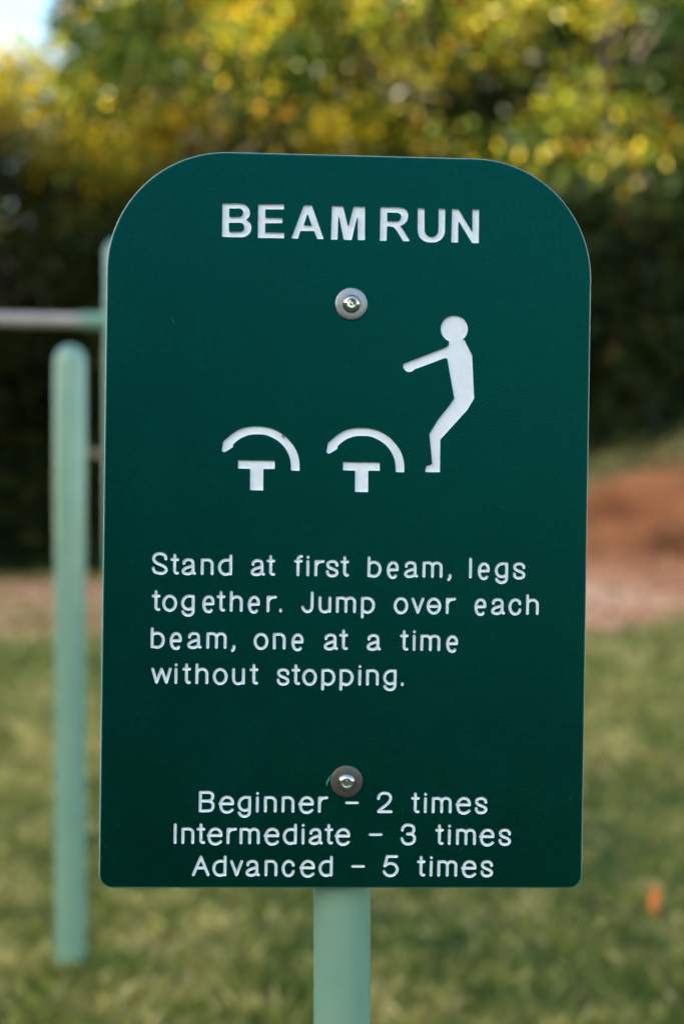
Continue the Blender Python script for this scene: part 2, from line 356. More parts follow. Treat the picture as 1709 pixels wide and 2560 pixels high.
TITLE = [
  ('B', [(-80.98, 198.58), (-69.34, 198.86), (-67.44, 198.48), (-65.63, 197.33), (-64.31, 195.57), (-63.73, 193.03), (-63.93, 191.51), (-64.62, 190.3), (-66.22, 188.63), (-64.58, 187.8), (-63.37, 186.42), (-62.75, 184.37), (-62.89, 182.47), (-63.46, 180.83), (-64.47, 179.56), (-65.92, 178.49), (-67.43, 177.91), (-69.06, 177.71), (-80.98, 177.71)] , [[(-76.78, 195.59), (-70.11, 195.75), (-68.86, 195.24), (-68.2, 194.33), (-68.02, 193.2), (-68.17, 191.95), (-68.8, 190.96), (-70.31, 190.43), (-76.7, 190.28)], [(-76.87, 186.64), (-69.45, 186.82), (-68.31, 186.36), (-67.48, 185.24), (-67.08, 183.84), (-67.39, 182.47), (-68.13, 181.53), (-69.38, 181.12), (-76.15, 180.97), (-76.81, 181.6)]] ),
  ('E', [(-58.65, 198.69), (-42.58, 198.97), (-42.54, 195.82), (-54.27, 195.54), (-54.2, 190.27), (-43.44, 190.36), (-43.4, 187.16), (-54.26, 186.91), (-54.18, 181.1), (-42.23, 181.16), (-42.29, 177.79), (-58.64, 177.57)] , [] ),
  ('A', [(-30.12, 198.73), (-25.17, 198.85), (-17.41, 177.82), (-21.5, 177.72), (-23.47, 182.73), (-32.07, 182.53), (-33.64, 177.71), (-37.67, 177.89)] , [[(-27.82, 193.62), (-24.99, 186.07), (-30.05, 186.06)]] ),
  ('M', [(-12.52, 198.72), (-5.53, 198.78), (-2.07, 185.25), (1.02, 198.66), (8.29, 198.73), (8.47, 177.76), (3.94, 177.65), (3.76, 194.1), (0.17, 177.57), (-4.86, 177.67), (-8.47, 194.35), (-8.68, 177.63), (-12.88, 177.54)] , [] ),
  ('R', [(17.97, 198.8), (30.57, 198.83), (32.38, 198.49), (34.15, 197.39), (35.1, 195.94), (35.57, 194.04), (35.33, 191.85), (34.69, 190.31), (33.45, 188.91), (32.09, 187.96), (30.46, 187.21), (32.69, 184.42), (36.62, 178.24), (36.35, 177.69), (32.51, 177.6), (28.31, 184.32), (27.19, 185.66), (26.09, 186.45), (24.44, 186.74), (22.25, 186.74), (22.1, 177.63), (17.89, 177.54)] , [[(22.23, 195.47), (28.97, 195.35), (30.24, 194.89), (30.91, 194.09), (31.2, 192.84), (30.78, 191.36), (30.14, 190.47), (29.05, 190.07), (22.31, 190.07)]] ),
  ('U', [(41.53, 198.71), (45.82, 198.65), (45.96, 185.28), (46.25, 183.65), (46.88, 182.3), (48.1, 181.12), (49.48, 180.66), (50.58, 180.58), (51.95, 180.83), (53.15, 181.46), (54.23, 182.74), (54.7, 184.39), (54.79, 186.03), (54.71, 198.7), (58.84, 198.69), (58.86, 185.58), (58.73, 183.39), (58.1, 181.46), (56.91, 179.69), (55.45, 178.4), (53.1, 177.47), (50.36, 177.19), (47.88, 177.35), (45.68, 178.06), (43.73, 179.38), (42.5, 181.1), (41.87, 183.0), (41.56, 185.72)] , [] ),
  ('N', [(63.23, 198.8), (67.2, 198.62), (76.28, 184.07), (76.06, 198.67), (80.3, 198.55), (80.45, 177.49), (76.21, 177.4), (67.25, 191.51), (67.23, 177.57), (62.99, 177.59)] , [] ),
]
ARCH_A = [(-78.48, 49.72), (-75.45, 52.45), (-73.56, 54.13), (-71.67, 55.58), (-69.2, 57.08), (-66.72, 58.16), (-64.24, 58.89), (-61.75, 59.28), (-58.31, 59.53), (-54.47, 59.44), (-51.97, 59.13), (-49.85, 58.63), (-47.15, 57.83), (-44.84, 56.79), (-42.51, 55.48), (-40.57, 54.17), (-38.63, 52.43), (-37.07, 50.76), (-35.31, 48.68), (-33.94, 46.78), (-32.67, 44.49), (-31.76, 42.19), (-31.15, 40.09), (-30.82, 37.98), (-30.59, 35.86), (-30.54, 32.02), (-35.85, 32.13), (-36.0, 34.63), (-36.19, 36.93), (-36.6, 39.23), (-37.33, 41.53), (-38.51, 44.01), (-40.08, 46.49), (-42.11, 48.76), (-44.37, 50.65), (-46.69, 52.03), (-49.01, 53.19), (-51.33, 53.99), (-53.63, 54.46), (-57.09, 54.55), (-60.54, 54.42), (-63.21, 53.8), (-65.88, 52.8), (-67.98, 51.69), (-69.68, 50.43), (-71.2, 49.14), (-72.52, 47.7), (-72.31, 46.36), (-74.78, 44.71), (-77.25, 43.21), (-78.2, 42.93), (-79.36, 43.95)]
BEAM_A = [(-69.14, 38.16), (-46.12, 38.13), (-46.05, 32.94), (-53.27, 32.9), (-53.16, 19.38), (-61.41, 19.45), (-61.51, 32.82), (-69.07, 32.86)]
ARCH_B = [(-12.94, 49.81), (-9.89, 52.55), (-7.99, 54.24), (-6.08, 55.7), (-3.59, 57.2), (-1.1, 58.28), (1.4, 59.02), (3.9, 59.4), (7.38, 59.65), (11.24, 59.56), (13.76, 59.26), (15.89, 58.75), (18.61, 57.95), (20.95, 56.91), (23.29, 55.6), (25.24, 54.28), (27.2, 52.53), (28.77, 50.86), (30.55, 48.77), (31.93, 46.86), (33.2, 44.56), (34.13, 42.26), (34.74, 40.15), (35.08, 38.03), (35.3, 35.91), (35.36, 32.04), (30.01, 32.16), (29.86, 34.67), (29.67, 36.98), (29.25, 39.29), (28.52, 41.59), (27.32, 44.08), (25.74, 46.57), (23.69, 48.85), (21.42, 50.74), (19.08, 52.13), (16.74, 53.29), (14.41, 54.1), (12.08, 54.57), (8.61, 54.66), (5.13, 54.53), (2.44, 53.91), (-0.25, 52.9), (-2.36, 51.79), (-4.08, 50.53), (-5.6, 49.23), (-6.93, 47.79), (-6.72, 46.44), (-9.21, 44.78), (-11.69, 43.28), (-12.65, 43.0), (-13.82, 44.02)]
BEAM_B = [(-3.37, 38.06), (19.82, 38.03), (19.89, 32.82), (12.62, 32.79), (12.74, 19.21), (4.43, 19.28), (4.31, 32.7), (-3.29, 32.74)]
BODY = [(62.54, 115.03), (62.33, 112.61), (60.77, 111.37), (33.9, 100.37), (33.7, 97.95), (35.18, 96.05), (37.37, 95.25), (39.54, 95.89), (40.97, 97.12), (59.66, 104.47), (61.48, 104.5), (66.34, 79.23), (63.14, 74.35), (55.99, 65.17), (50.9, 56.39), (52.0, 46.99), (52.99, 37.58), (49.13, 36.08), (48.57, 32.45), (57.92, 32.46), (57.86, 53.12), (60.97, 56.55), (74.71, 72.13), (78.98, 79.46), (78.52, 86.1), (77.24, 106.61), (74.12, 112.59), (72.24, 116.18), (67.36, 117.9)]
HEAD = [(74.32, 123.22), (74.18, 121.57), (73.72, 119.98), (72.94, 118.5), (71.89, 117.2), (70.59, 116.12), (69.12, 115.31), (67.5, 114.8), (65.83, 114.61), (64.14, 114.74), (62.52, 115.18), (61.02, 115.94), (59.7, 116.96), (58.61, 118.22), (57.79, 119.66), (57.28, 121.24), (57.09, 122.88), (57.23, 124.53), (57.7, 126.13), (58.47, 127.6), (59.52, 128.9), (60.81, 129.98), (62.29, 130.79), (63.9, 131.3), (65.58, 131.5), (67.26, 131.37), (68.89, 130.92), (70.39, 130.17), (71.71, 129.15), (72.8, 127.89), (73.62, 126.45), (74.13, 124.87)]
# ---------------------------------------------------------------- single stroke engraving alphabet (units; stroke radius 19)
def arc(cx, cy, rx, ry, a0, a1, n=10):
    return [(cx + rx * math.cos(math.radians(a0 + (a1 - a0) * i / n)), cy + ry * math.sin(math.radians(a0 + (a1 - a0) * i / n))) for i in range(n + 1)]
def smooth(p, k=2):
    for _ in range(k):
        q = [p[0]]
        for a, b in zip(p, p[1:]):
            q += [(a[0] * .75 + b[0] * .25, a[1] * .75 + b[1] * .25), (a[0] * .25 + b[0] * .75, a[1] * .25 + b[1] * .75)]
        p = q + [p[-1]]
    return p
G = {
 'S': [smooth([(138, 157), (134, 185), (105, 212), (60, 218), (15, 200), (0, 160), (14, 125), (50, 103), (100, 84), (138, 60), (146, 25), (118, -2), (70, -4), (20, 8), (4, 30), (0, 55)])],
 't': [[(31, 200), (31, 40)] + arc(57, 28, 26, 27, 180, 270, 6) + [(64, 2)], [(0, 151), (64, 151)]],
 'a': [smooth([(8, 110), (10, 134), (38, 152), (72, 153), (100, 142), (108, 112), (108, 60)]), [(108, 90), (108, 25)], smooth([(108, 30), (110, 8), (126, 1)]),
       smooth([(108, 84), (70, 74), (25, 58), (0, 38), (0, 8), (30, -6), (72, -4), (100, 14), (108, 44)])],
 'n': [[(0, 0), (0, 152)], [(0, 146), (20, 152)] + arc(60, 102, 50, 51, 90, 0, 8) + [(110, 0)]],
 'h': [[(0, 0), (0, 200)], smooth([(0, 110), (14, 140), (50, 152)]) + arc(60, 102, 51, 51, 90, 0, 8) + [(111, 0)]],
 'm': [[(0, 0), (0, 152)], [(0, 146), (20, 152)] + arc(52, 108, 44, 45, 90, 0, 7) + [(96, 0)], smooth([(96, 118), (110, 146), (140, 153)]) + arc(148, 108, 44, 45, 90, 0, 7) + [(192, 0)]],
 'd': [[(125, 0), (125, 200)], smooth([(125, 145), (95, 153), (60, 153), (22, 136), (0, 95), (0, 55), (20, 12), (58, -8), (90, -4), (125, 10)])],
 'b': [[(0, 0), (0, 200)], smooth([(0, 130), (30, 150), (65, 153), (103, 136), (125, 95), (125, 55), (105, 12), (67, -8), (35, -4), (0, 6)])],
 'p': [[(0, -58), (0, 152)], smooth([(0, 146), (30, 153), (65, 153), (103, 136), (125, 95), (125, 55), (105, 12), (67, -8), (35, -4), (0, 18)])],
 'g': [[(117, 152), (117, -14)], smooth([(117, -10), (114, -36), (85, -60), (45, -60), (16, -44), (3, -20)]), smooth([(117, 150), (85, 154), (50, 152), (15, 128), (0, 90), (0, 60), (18, 22), (55, 5), (90, 10), (117, 32)])],
 'f': [[(28, 0), (28, 168)] + arc(55, 172, 27, 33, 180, 90, 6) + [(66, 206)], [(0, 151), (62, 152)]],
 'i': [[(0, 0), (0, 150)], [(1, 197), (1, 199)]],
 'r': [[(0, 0), (0, 152)], smooth([(0, 95), (14, 135), (48, 151), (64, 151)]) + [(82, 153)], [(0, 152), (40, 148)]],
 's': [smooth([(107, 110), (104, 134), (78, 154), (38, 154), (6, 140), (2, 108), (18, 86), (58, 70), (98, 54), (112, 30), (100, 2), (62, -10), (24, -4), (4, 16), (0, 40)])],
 'e': [smooth([(0, 68), (102, 70), (101, 112), (82, 142), (52, 152), (22, 138), (3, 102), (0, 60), (6, 18), (26, -12), (54, -20), (76, -14), (84, 0)], 2), [(0, 69), (101, 70)]],
 'wide e': [smooth([(135, 80), (134, 112), (112, 145), (70, 157), (30, 143), (4, 102), (2, 60), (12, 16), (40, -10), (75, -17), (108, -7), (132, 12)]), [(-6, 81), (135, 80)]],
 'barred o': [arc(66, 72, 66, 80, 0, 360, 36), [(0, 66), (132, 70)]],
 'o': [arc(66, 72, 66, 80, 0, 360, 36)],
 'c': [smooth([(114, 108), (106, 134), (76, 154), (48, 152), (18, 132), (0, 92), (0, 55), (18, 12), (46, -9), (78, -8), (106, 12), (114, 40)])],
 'l': [[(0, 0), (0, 200)]], 'I': [[(0, 0), (0, 199)]],
 'u': [smooth([(0, 152), (0, 60), (4, 22), (30, -5), (66, -8), (98, 8), (110, 30)]), [(110, 0), (110, 152)]],
 'v': [[(0, 150), (57, 0), (113, 150)]],
 'w': [[(0, 150), (44, 2), (98, 148), (153, 2), (195, 150)]],
 'J': [smooth([(105, 204), (105, 50), (100, 18), (72, -6), (38, -5), (10, 18), (0, 44)])],
 ',': [smooth([(18, 14), (17, -12), (2, -34)])], '.': [[(0, 10), (0, -2)]],
 'B': [[(0, 0), (0, 206)], smooth([(0, 206), (85, 207), (128, 198), (139, 163), (126, 122), (88, 110)]), [(0, 206), (60, 206)], [(0, 110), (88, 110)], smooth([(88, 110), (130, 100), (145, 56), (130, 10), (85, 0), (50, 0)]), [(0, 0), (60, 0)]],
 'A': [[(0, 0), (82, 197), (163, 0)], [(32, 76), (131, 76)]],
 '-': [[(-2, 98), (122, 98)]],
 '2': [smooth([(0, 146), (5, 180), (36, 206), (80, 210), (120, 196), (140, 160), (128, 118), (90, 76), (40, 38), (8, 12), (2, 0)]), [(2, 0), (144, 0)]],
 '3': [smooth([(3, 150), (10, 184), (44, 208), (86, 209), (122, 194), (136, 160), (126, 124), (96, 108), (62, 106)]), smooth([(70, 107), (104, 106), (134, 88), (145, 52), (130, 12), (88, -8), (42, -6), (10, 20), (0, 56)])],
 '5': [[(134, 209), (28, 209), (2, 103)], smooth([(2, 103), (32, 128), (74, 134), (118, 120), (142, 80), (142, 48), (118, 8), (74, -10), (30, -2), (2, 24), (-4, 42)])],
}
UNIT = 0.05637
NARROW = {'-': .78, 't_bar': .85}

def seg_dist(PX, PY, strokes):
    D = np.full(PX.shape, 1e9)
    for st in strokes:
        for (ax, ay), (bx, by) in zip(st, st[1:]):
            dx, dy = bx - ax, by - ay; L = dx * dx + dy * dy
            t = np.clip(((PX - ax) * dx + (PY - ay) * dy) / max(L, 1e-12), 0, 1)
            D = np.minimum(D, np.hypot(PX - ax - t * dx, PY - ay - t * dy))
    return D
def poly_sdf(PX, PY, poly):
    D = seg_dist(PX, PY, [list(poly) + [poly[0]]]); ins = np.zeros(PX.shape, bool)
    for (ax, ay), (bx, by) in zip(poly, list(poly[1:]) + [poly[0]]):
        if ay == by: continue
        c = (ay > PY) != (by > PY); ins ^= c & (PX < (bx - ax) * (PY - ay) / (by - ay) + ax)
    return np.where(ins, -D, D)
def contours(F, xs, ys, lev):
    """closed loops of F == lev by marching squares"""
    F = F - lev; F = np.where(F == 0, 1e-9, F); S = F < 0
    code = S[:-1, :-1] * 1 + S[:-1, 1:] * 2 + S[1:, 1:] * 4 + S[1:, :-1] * 8
    jj, ii = np.nonzero((code > 0) & (code < 15)); nxt = {}
    def pt(e):
        k, j, i = e
        if k == 0: a, b = F[j, i], F[j, i + 1]; t = a / (a - b); return (xs[i] + t * (xs[i + 1] - xs[i]), ys[j])
        a, b = F[j, i], F[j + 1, i]; t = a / (a - b); return (xs[i], ys[j] + t * (ys[j + 1] - ys[j]))
    T = {1: [(3, 0)], 2: [(0, 1)], 4: [(1, 2)], 8: [(2, 3)], 3: [(3, 1)], 6: [(0, 2)], 12: [(1, 3)], 9: [(2, 0)], 7: [(3, 2)], 14: [(0, 3)], 13: [(1, 0)], 11: [(2, 1)], 5: [(3, 0), (1, 2)], 10: [(0, 1), (2, 3)]}
    for j, i in zip(jj.tolist(), ii.tolist()):
        E = [(0, j, i), (1, j, i + 1), (0, j + 1, i), (1, j, i)]
        for a, b in T[int(code[j, i])]: nxt[E[a]] = E[b]
    loops = []
    while nxt:
        s, _ = next(iter(nxt.items())); L = []; e = s
        while e in nxt:
            L.append(pt(e)); e = nxt.pop(e)
        if len(L) > 5: loops.append(rdp_loop(L, .012))
    return loops
def rdp(P, eps):
    P = np.array(P); keep = np.zeros(len(P), bool); keep[[0, -1]] = True; st = [(0, len(P) - 1)]
    while st:
        a, b = st.pop()
        if b - a < 2: continue
        d = P[b] - P[a]; q = P[a + 1:b] - P[a]; L = np.hypot(*d)
        h = np.abs(d[0] * q[:, 1] - d[1] * q[:, 0]) / L if L > 1e-9 else np.hypot(q[:, 0], q[:, 1])
        k = int(h.argmax())
        if h[k] > eps: keep[a + 1 + k] = True; st += [(a, a + 1 + k), (a + 1 + k, b)]
    return [tuple(p) for p in P[keep]]
def rdp_loop(L, eps):
    h = len(L) // 2; return rdp(L[:h + 1], eps)[:-1] + rdp(L[h:] + [L[0]], eps)[:-1]
def cdt(loops):
    co = []; ed = []
    for L in loops:
        o = len(co); co += [Vector(p) for p in L]; ed += [(o + i, o + (i + 1) % len(L)) for i in range(len(L))]
    r = delaunay_2d_cdt(co, ed, [], 0, 1e-7)
    return [tuple(v) for v in r[0]], [tuple(f) for f in r[2]]
def inside_count(px, py, loops):
    c = np.zeros(px.shape, int)
    for poly in loops:
        P = np.array(poly); x0, y0 = P.min(0); x1, y1 = P.max(0)
        m = (px > x0) & (px < x1) & (py > y0) & (py < y1)
        if not m.any(): continue
        qx, qy = px[m], py[m]; ins = np.zeros(qx.shape, bool)
        for (ax, ay), (bx, by) in zip(poly, poly[1:] + [poly[0]]):
            if ay == by: continue
            k = (ay > qy) != (by > qy); ins ^= k & (qx < (bx - ax) * (qy - ay) / (by - ay) + ax)
        c[m] += ins
    return c
MM = .001
def plane(p, depth): return (p[0] * MM, depth * MM, p[1] * MM)

# ---------------------------------------------------------------- materials of the sign
GREEN, nt, b = mat('green_textured_plastic')
co = objcoord(nt, (1, 1, 1), (0, math.radians(-28), 0))
mp = N(nt, 'ShaderNodeMapping'); mp.inputs['Scale'].default_value = (800, 300, 1300); nt.links.new(co, mp.inputs[0])
g1 = N(nt, 'ShaderNodeTexNoise', Scale=1.0, Detail=2.0, Roughness=.55); nt.links.new(mp.outputs[0], g1.inputs['Vector'])
g2 = N(nt, 'ShaderNodeTexNoise', Scale=22.0, Detail=4.0, Roughness=.6); nt.links.new(objcoord(nt), g2.inputs['Vector'])
b.inputs['Base Color'].default_value = (.0008, .026, .021, 1)
cr = ramp(nt, [(.3, (.0001, .0125, .0075)), (.7, (.0002, .0165, .0102))]); nt.links.new(g2.outputs[0], cr.inputs[0]); nt.links.new(cr.outputs[0], b.inputs['Base Color'])
rr_ = N(nt, 'ShaderNodeMapRange'); rr_.inputs[1].default_value = .3; rr_.inputs[2].default_value = .7; rr_.inputs[3].default_value = .19; rr_.inputs[4].default_value = .27
nt.links.new(g2.outputs[0], rr_.inputs[0]); nt.links.new(rr_.outputs[0], b.inputs['Roughness'])
b.inputs['Specular IOR Level'].default_value = .52; b.inputs['Specular Tint'].default_value = (.03, .86, .78, 1)
bp = N(nt, 'ShaderNodeBump', Strength=.8, Distance=.00032); nt.links.new(g1.outputs[0], bp.inputs['Height']); nt.links.new(bp.outputs[0], b.inputs['Normal'])
CUT, nt, b = mat('green_cut_edge'); b.inputs['Base Color'].default_value = (.004, .10, .07, 1); b.inputs['Roughness'].default_value = .4
WHITE, nt, b = mat('white_plastic_core')
w1 = N(nt, 'ShaderNodeTexNoise', Scale=260.0, Detail=4.0, Roughness=.65); nt.links.new(objcoord(nt), w1.inputs['Vector'])
w2 = N(nt, 'ShaderNodeTexNoise', Scale=38.0, Detail=5.0, Roughness=.7); nt.links.new(objcoord(nt), w2.inputs['Vector'])
wm = N(nt, 'ShaderNodeMath', operation='MULTIPLY'); nt.links.new(w1.outputs[0], wm.inputs[0]); nt.links.new(w2.outputs[0], wm.inputs[1]); w1 = wm
wr = ramp(nt, [(.08, (.62, .62, .60)), (.15, (.77, .80, .84)), (.34, (.82, .86, .92))]); nt.links.new(w1.outputs[0], wr.inputs[0]); nt.links.new(wr.outputs[0], b.inputs['Base Color']); b.inputs['Roughness'].default_value = .42
STEEL, nt, b = mat('polished_steel'); b.inputs['Base Color'].default_value = (.62, .60, .57, 1); b.inputs['Metallic'].default_value = 1; b.inputs['Roughness'].default_value = .16
def washer_mat(name, lo, hi, rough):
    m, nt, b = mat(name); n = N(nt, 'ShaderNodeTexNoise', Scale=900.0, Detail=4.0, Roughness=.7); nt.links.new(objcoord(nt), n.inputs['Vector'])
    r = ramp(nt, [(.35, lo), (.65, hi)]); nt.links.new(n.outputs[0], r.inputs[0]); nt.links.new(r.outputs[0], b.inputs['Base Color'])
    b.inputs['Metallic'].default_value = .85; b.inputs['Roughness'].default_value = rough; return m
ZINC = washer_mat('zinc_washer', (.22, .235, .24), (.36, .375, .38), .42)
DULL = washer_mat('tarnished_washer', (.10, .095, .08), (.17, .16, .135), .5)
def powder(name, lo, hi):
    m, nt, b = mat(name); n = N(nt, 'ShaderNodeTexNoise', Scale=14.0, Detail=6.0, Roughness=.65); nt.links.new(objcoord(nt), n.inputs['Vector'])
    r = ramp(nt, [(.35, lo), (.65, hi)]); nt.links.new(n.outputs[0], r.inputs[0]); nt.links.new(r.outputs[0], b.inputs['Base Color'])
    b.inputs['Roughness'].default_value = .2; b.inputs['Specular IOR Level'].default_value = .7
    f = N(nt, 'ShaderNodeTexNoise', Scale=500.0, Detail=2.0); nt.links.new(objcoord(nt), f.inputs['Vector'])
    q = N(nt, 'ShaderNodeBump', Strength=.12, Distance=.0004); nt.links.new(f.outputs[0], q.inputs['Height']); nt.links.new(q.outputs[0], b.inputs['Normal']); return m
SAGE = powder('sage_green_powder_coat', (.19, .34, .24), (.225, .375, .27))
TAN = powder('weathered_tan_bar', (.38, .33, .28), (.50, .44, .38))
RUSTY = powder('rusty_rose_bar', (.25, .12, .08), (.36, .21, .15))

# ---------------------------------------------------------------- the sign
PW, PH, PT = 304.8, 461.7, 12.0
sign = bpy.data.objects.new('exercise_sign', None); COL.objects.link(sign); sign.location = (0, .9285, 0)
tag(sign, 'dark green exercise sign headed BEAM RUN with white engraved instructions on a sage green post', 'sign')
c_, s_ = math.cos, math.sin
rx, ry, rz = .00835, .013574, .04912
M = Matrix.Translation((.003437, .895705, CAM_H - .006541)) @ Matrix.Rotation(rz, 4, 'Z') @ Matrix.Rotation(rx, 4, 'X') @ Matrix.Rotation(ry, 4, 'Y')
PANEL_M = Matrix.Translation((0, -.9285, 0)) @ M

def outline(inset):
    w, h = PW / 2 - inset, PH / 2 - inset; R, r = 75 - inset, 8.5 - inset; P = []
    for cx, cy, rad, a0, n in ((w - R, h - R, R, 0, 36), (-w + R, h - R, R, 90, 36), (-w + r, -h + r, r, 180, 14), (w - r, -h + r, r, 270, 14)):
        P += [(cx + rad * math.cos(math.radians(a0 + 90 * i / n)), cy + rad * math.sin(math.radians(a0 + 90 * i / n))) for i in range(n + 1)]
    return P
def fillet(poly, r=.45, seg=3):
    out = []; n = len(poly); area = sum(poly[i][0] * poly[(i + 1) % n][1] - poly[(i + 1) % n][0] * poly[i][1] for i in range(n))
    for i in range(n):
        a, b_, c = (Vector(poly[i - 1]), Vector(poly[i]), Vector(poly[(i + 1) % n])); u = a - b_; v = c - b_
        lu, lv = u.length, v.length; ang = math.pi - u.angle(v)
        if ang < math.radians(28): out.append(tuple(b_)); continue
        d = min(r * math.tan(ang / 2), .45 * lu, .45 * lv); p0 = b_ + u / lu * d; p1 = b_ + v / lv * d
        for k in range(seg + 1):
            t = k / seg; out.append(tuple((1 - t) ** 2 * p0 + 2 * t * (1 - t) * b_ + t * t * p1))
    return out
def groove_mesh(name, loops_by_level, field=None, flat=None):
    """loops_by_level: [(depth, loops)], first level is the rim at depth 0. Green wall down to .22 mm, white below."""
    V = []; F = []; MI = []
    rim = loops_by_level[0][1]
    def wall(L, d0, d1, mi):
        o = len(V); n = len(L); V.extend(plane(p, d0) for p in L); V.extend(plane(p, d1) for p in L)
        for i in range(n): F.append((o + i, o + (i + 1) % n, o + n + (i + 1) % n, o + n + i)); MI.append(mi)
    d_wall = .18
    for L in rim:
        wall(L, 0, d_wall, 1)
        if flat: wall(L, d_wall, flat, 0)
    allL = list(rim) + [l for _, ls in loops_by_level[1:] for l in ls]
    co, fs = cdt(allL); cen = np.array([[sum(co[i][k] for i in f) / len(f) for k in (0, 1)] for f in fs])
    par = inside_count(cen[:, 0], cen[:, 1], rim) % 2 == 1
    if flat: dep = [flat] * len(co)
    else: dep = field(np.array([c[0] for c in co]), np.array([c[1] for c in co]))
    o = len(V); V.extend(plane(c, float(d)) for c, d in zip(co, dep))
    for f, k in zip(fs, par):
        if k: F.append(tuple(o + i for i in f)); MI.append(0)
    me = bpy.data.meshes.new(name); me.from_pydata(V, [], F); me.materials.append(WHITE); me.materials.append(CUT)
    me.polygons.foreach_set('material_index', MI)
    bm = bmesh.new(); bm.from_mesh(me)
    if not flat: bmesh.ops.remove_doubles(bm, verts=bm.verts, dist=2e-6)
    bm.normal_update()
    for f in bm.faces:                       # floors face the viewer
        if abs(f.normal.y) > .35 and f.normal.y > 0: f.normal_flip()
        f.smooth = not flat
    bm.to_mesh(me); bm.free()
    if not flat: me.set_sharp_from_angle(angle=math.radians(50))
    return me

holes = []            # rim loops cut out of the green front skin
children = []         # (name, mesh, dx, dz, label)
cache = {}
R_TOOL = 19 * UNIT
def glyph(ch):
    if ch in cache: return cache[ch]
    st = [[(x * UNIT, y * UNIT) for x, y in s] for s in G[ch]]
    rad = R_TOOL * (.80 if ch == '-' else .87)
    pts = np.array([p for s in st for p in s]); x0, y0 = pts.min(0) - rad - .4; x1, y1 = pts.max(0) + rad + .4
    xs = np.arange(x0, x1 + .13, .13); ys = np.arange(y0, y1 + .13, .13); PX, PY = np.meshgrid(xs, ys)
    Fd = seg_dist(PX, PY, st) - rad
    levels = [(0, contours(Fd, xs, ys, 0))] + [(l, contours(Fd, xs, ys, -l * rad)) for l in (.25, .55, .85)]
    def field(x, y):
        d = np.clip(-(seg_dist(x, y, st) - rad) / rad, 0, 1)
        return .18 + .78 * np.sqrt(np.clip(1 - (1 - d) ** 2, 0, 1))
    cache[ch] = (groove_mesh('letter', levels, field), levels[0][1]); return cache[ch]
WORDING = [
    'S t a n d   a t   f i r s t   b e a m ,   l e g s',
    't o g e t h e r .   J u m p   o v e r   e a c h',
    'b e a m ,   o n e   a t   a   t i m e',
    'w i t h o u t   s t o p p i n g .',
    'B e g i n n e r   -   2   t i m e s',
    'I n t e r m e d i a t e   -   3   t i m e s',
    'A d v a n c e d   -   5   t i m e s',
]
for row, (text, (v0, slope, us)) in enumerate(zip(WORDING, ROWS)):
    letters = [c for c in text if c != ' ']
    for k, (ch, u) in enumerate(zip(letters, us)):
        if ch == 'e' and row >= 4: ch = 'wide e'
        if row == 1 and k == 15: ch = 'barred o'
        me, rim = glyph(ch); v = v0 + slope * u
        u2 = u
        holes += [[(p[0] + u2, p[1] + v) for p in L] for L in rim]
        children.append(('letter', me, u2, v))
for ch, outer, inner in TITLE:
    rim = [fillet(outer)] + [fillet(h, .25) for h in inner]; holes += rim
    children.append(('letter', groove_mesh('letter', [(0, rim)], flat=1.35), 0, 0))
for nm, pol in (('pictogram_arrow', ARCH_A), ('pictogram_beam', BEAM_A), ('pictogram_arrow', ARCH_B), ('pictogram_beam', BEAM_B)):
    rim = [fillet(pol, .55)]; holes += rim; children.append((nm, groove_mesh(nm, [(0, rim)], flat=1.35), 0, 0))
xs = np.arange(30, 83, .3); ys = np.arange(29, 135, .3); PX, PY = np.meshgrid(xs, ys)
rim = contours(np.minimum(poly_sdf(PX, PY, BODY), poly_sdf(PX, PY, HEAD)), xs, ys, 0); rim = [L for L in rim if len(L) > 20]
holes += rim; children.append(('pictogram_figure', groove_mesh('pictogram_figure', [(0, rim)], flat=1.35), 0, 0))

def panel_mesh():
    V = []; F = []; MI = []
    rings = [(1.0, 0, 1), (.24, .45, 2), (0, .95, 2), (0, PT - .6, 2), (.6, PT, 0)]   # inset, depth, material of the band that follows
    front = outline(1.0)
    co, fs = cdt([front] + holes); cen = np.array([[sum(co[i][k] for i in f) / len(f) for k in (0, 1)] for f in fs])
    cnt = inside_count(cen[:, 0], cen[:, 1], holes); ok = (cnt % 2 == 0) & (inside_count(cen[:, 0], cen[:, 1], [front]) == 1)
    V += [plane(c, 0) for c in co]
    for f, k in zip(fs, ok):
        if k: F.append(f); MI.append(0)
    prev = None
    for k, (ins, dep, mi) in enumerate(rings):
        o = len(V); L = outline(ins); n = len(L); V += [plane(p, dep) for p in L]
        if prev is not None:
            for i in range(n): F.append((prev + i, prev + (i + 1) % n, o + (i + 1) % n, o + i)); MI.append(rings[k - 1][2])
        prev = o
    F.append(tuple(range(prev, prev + n))); MI.append(0)
    me = bpy.data.meshes.new('panel'); me.from_pydata(V, [], F)
    for m in (GREEN, CUT, WHITE): me.materials.append(m)
    me.polygons.foreach_set('material_index', MI)
    bm = bmesh.new(); bm.from_mesh(me); bm.normal_update()
    for f in bm.faces:
        c = f.calc_center_median(); out_ = Vector((c.x, (c.y - PT * MM / 2) * 14 if abs(f.normal.y) > .9 else 0, c.z))
        if f.normal.dot(out_) < 0: f.normal_flip()
    bm.to_mesh(me); bm.free(); return me
panel = link('panel', panel_mesh(), sign, PANEL_M)
for nm, me, dx, dz in children:
    link(nm, me, panel, Matrix.Translation((dx * MM, 0, dz * MM)))

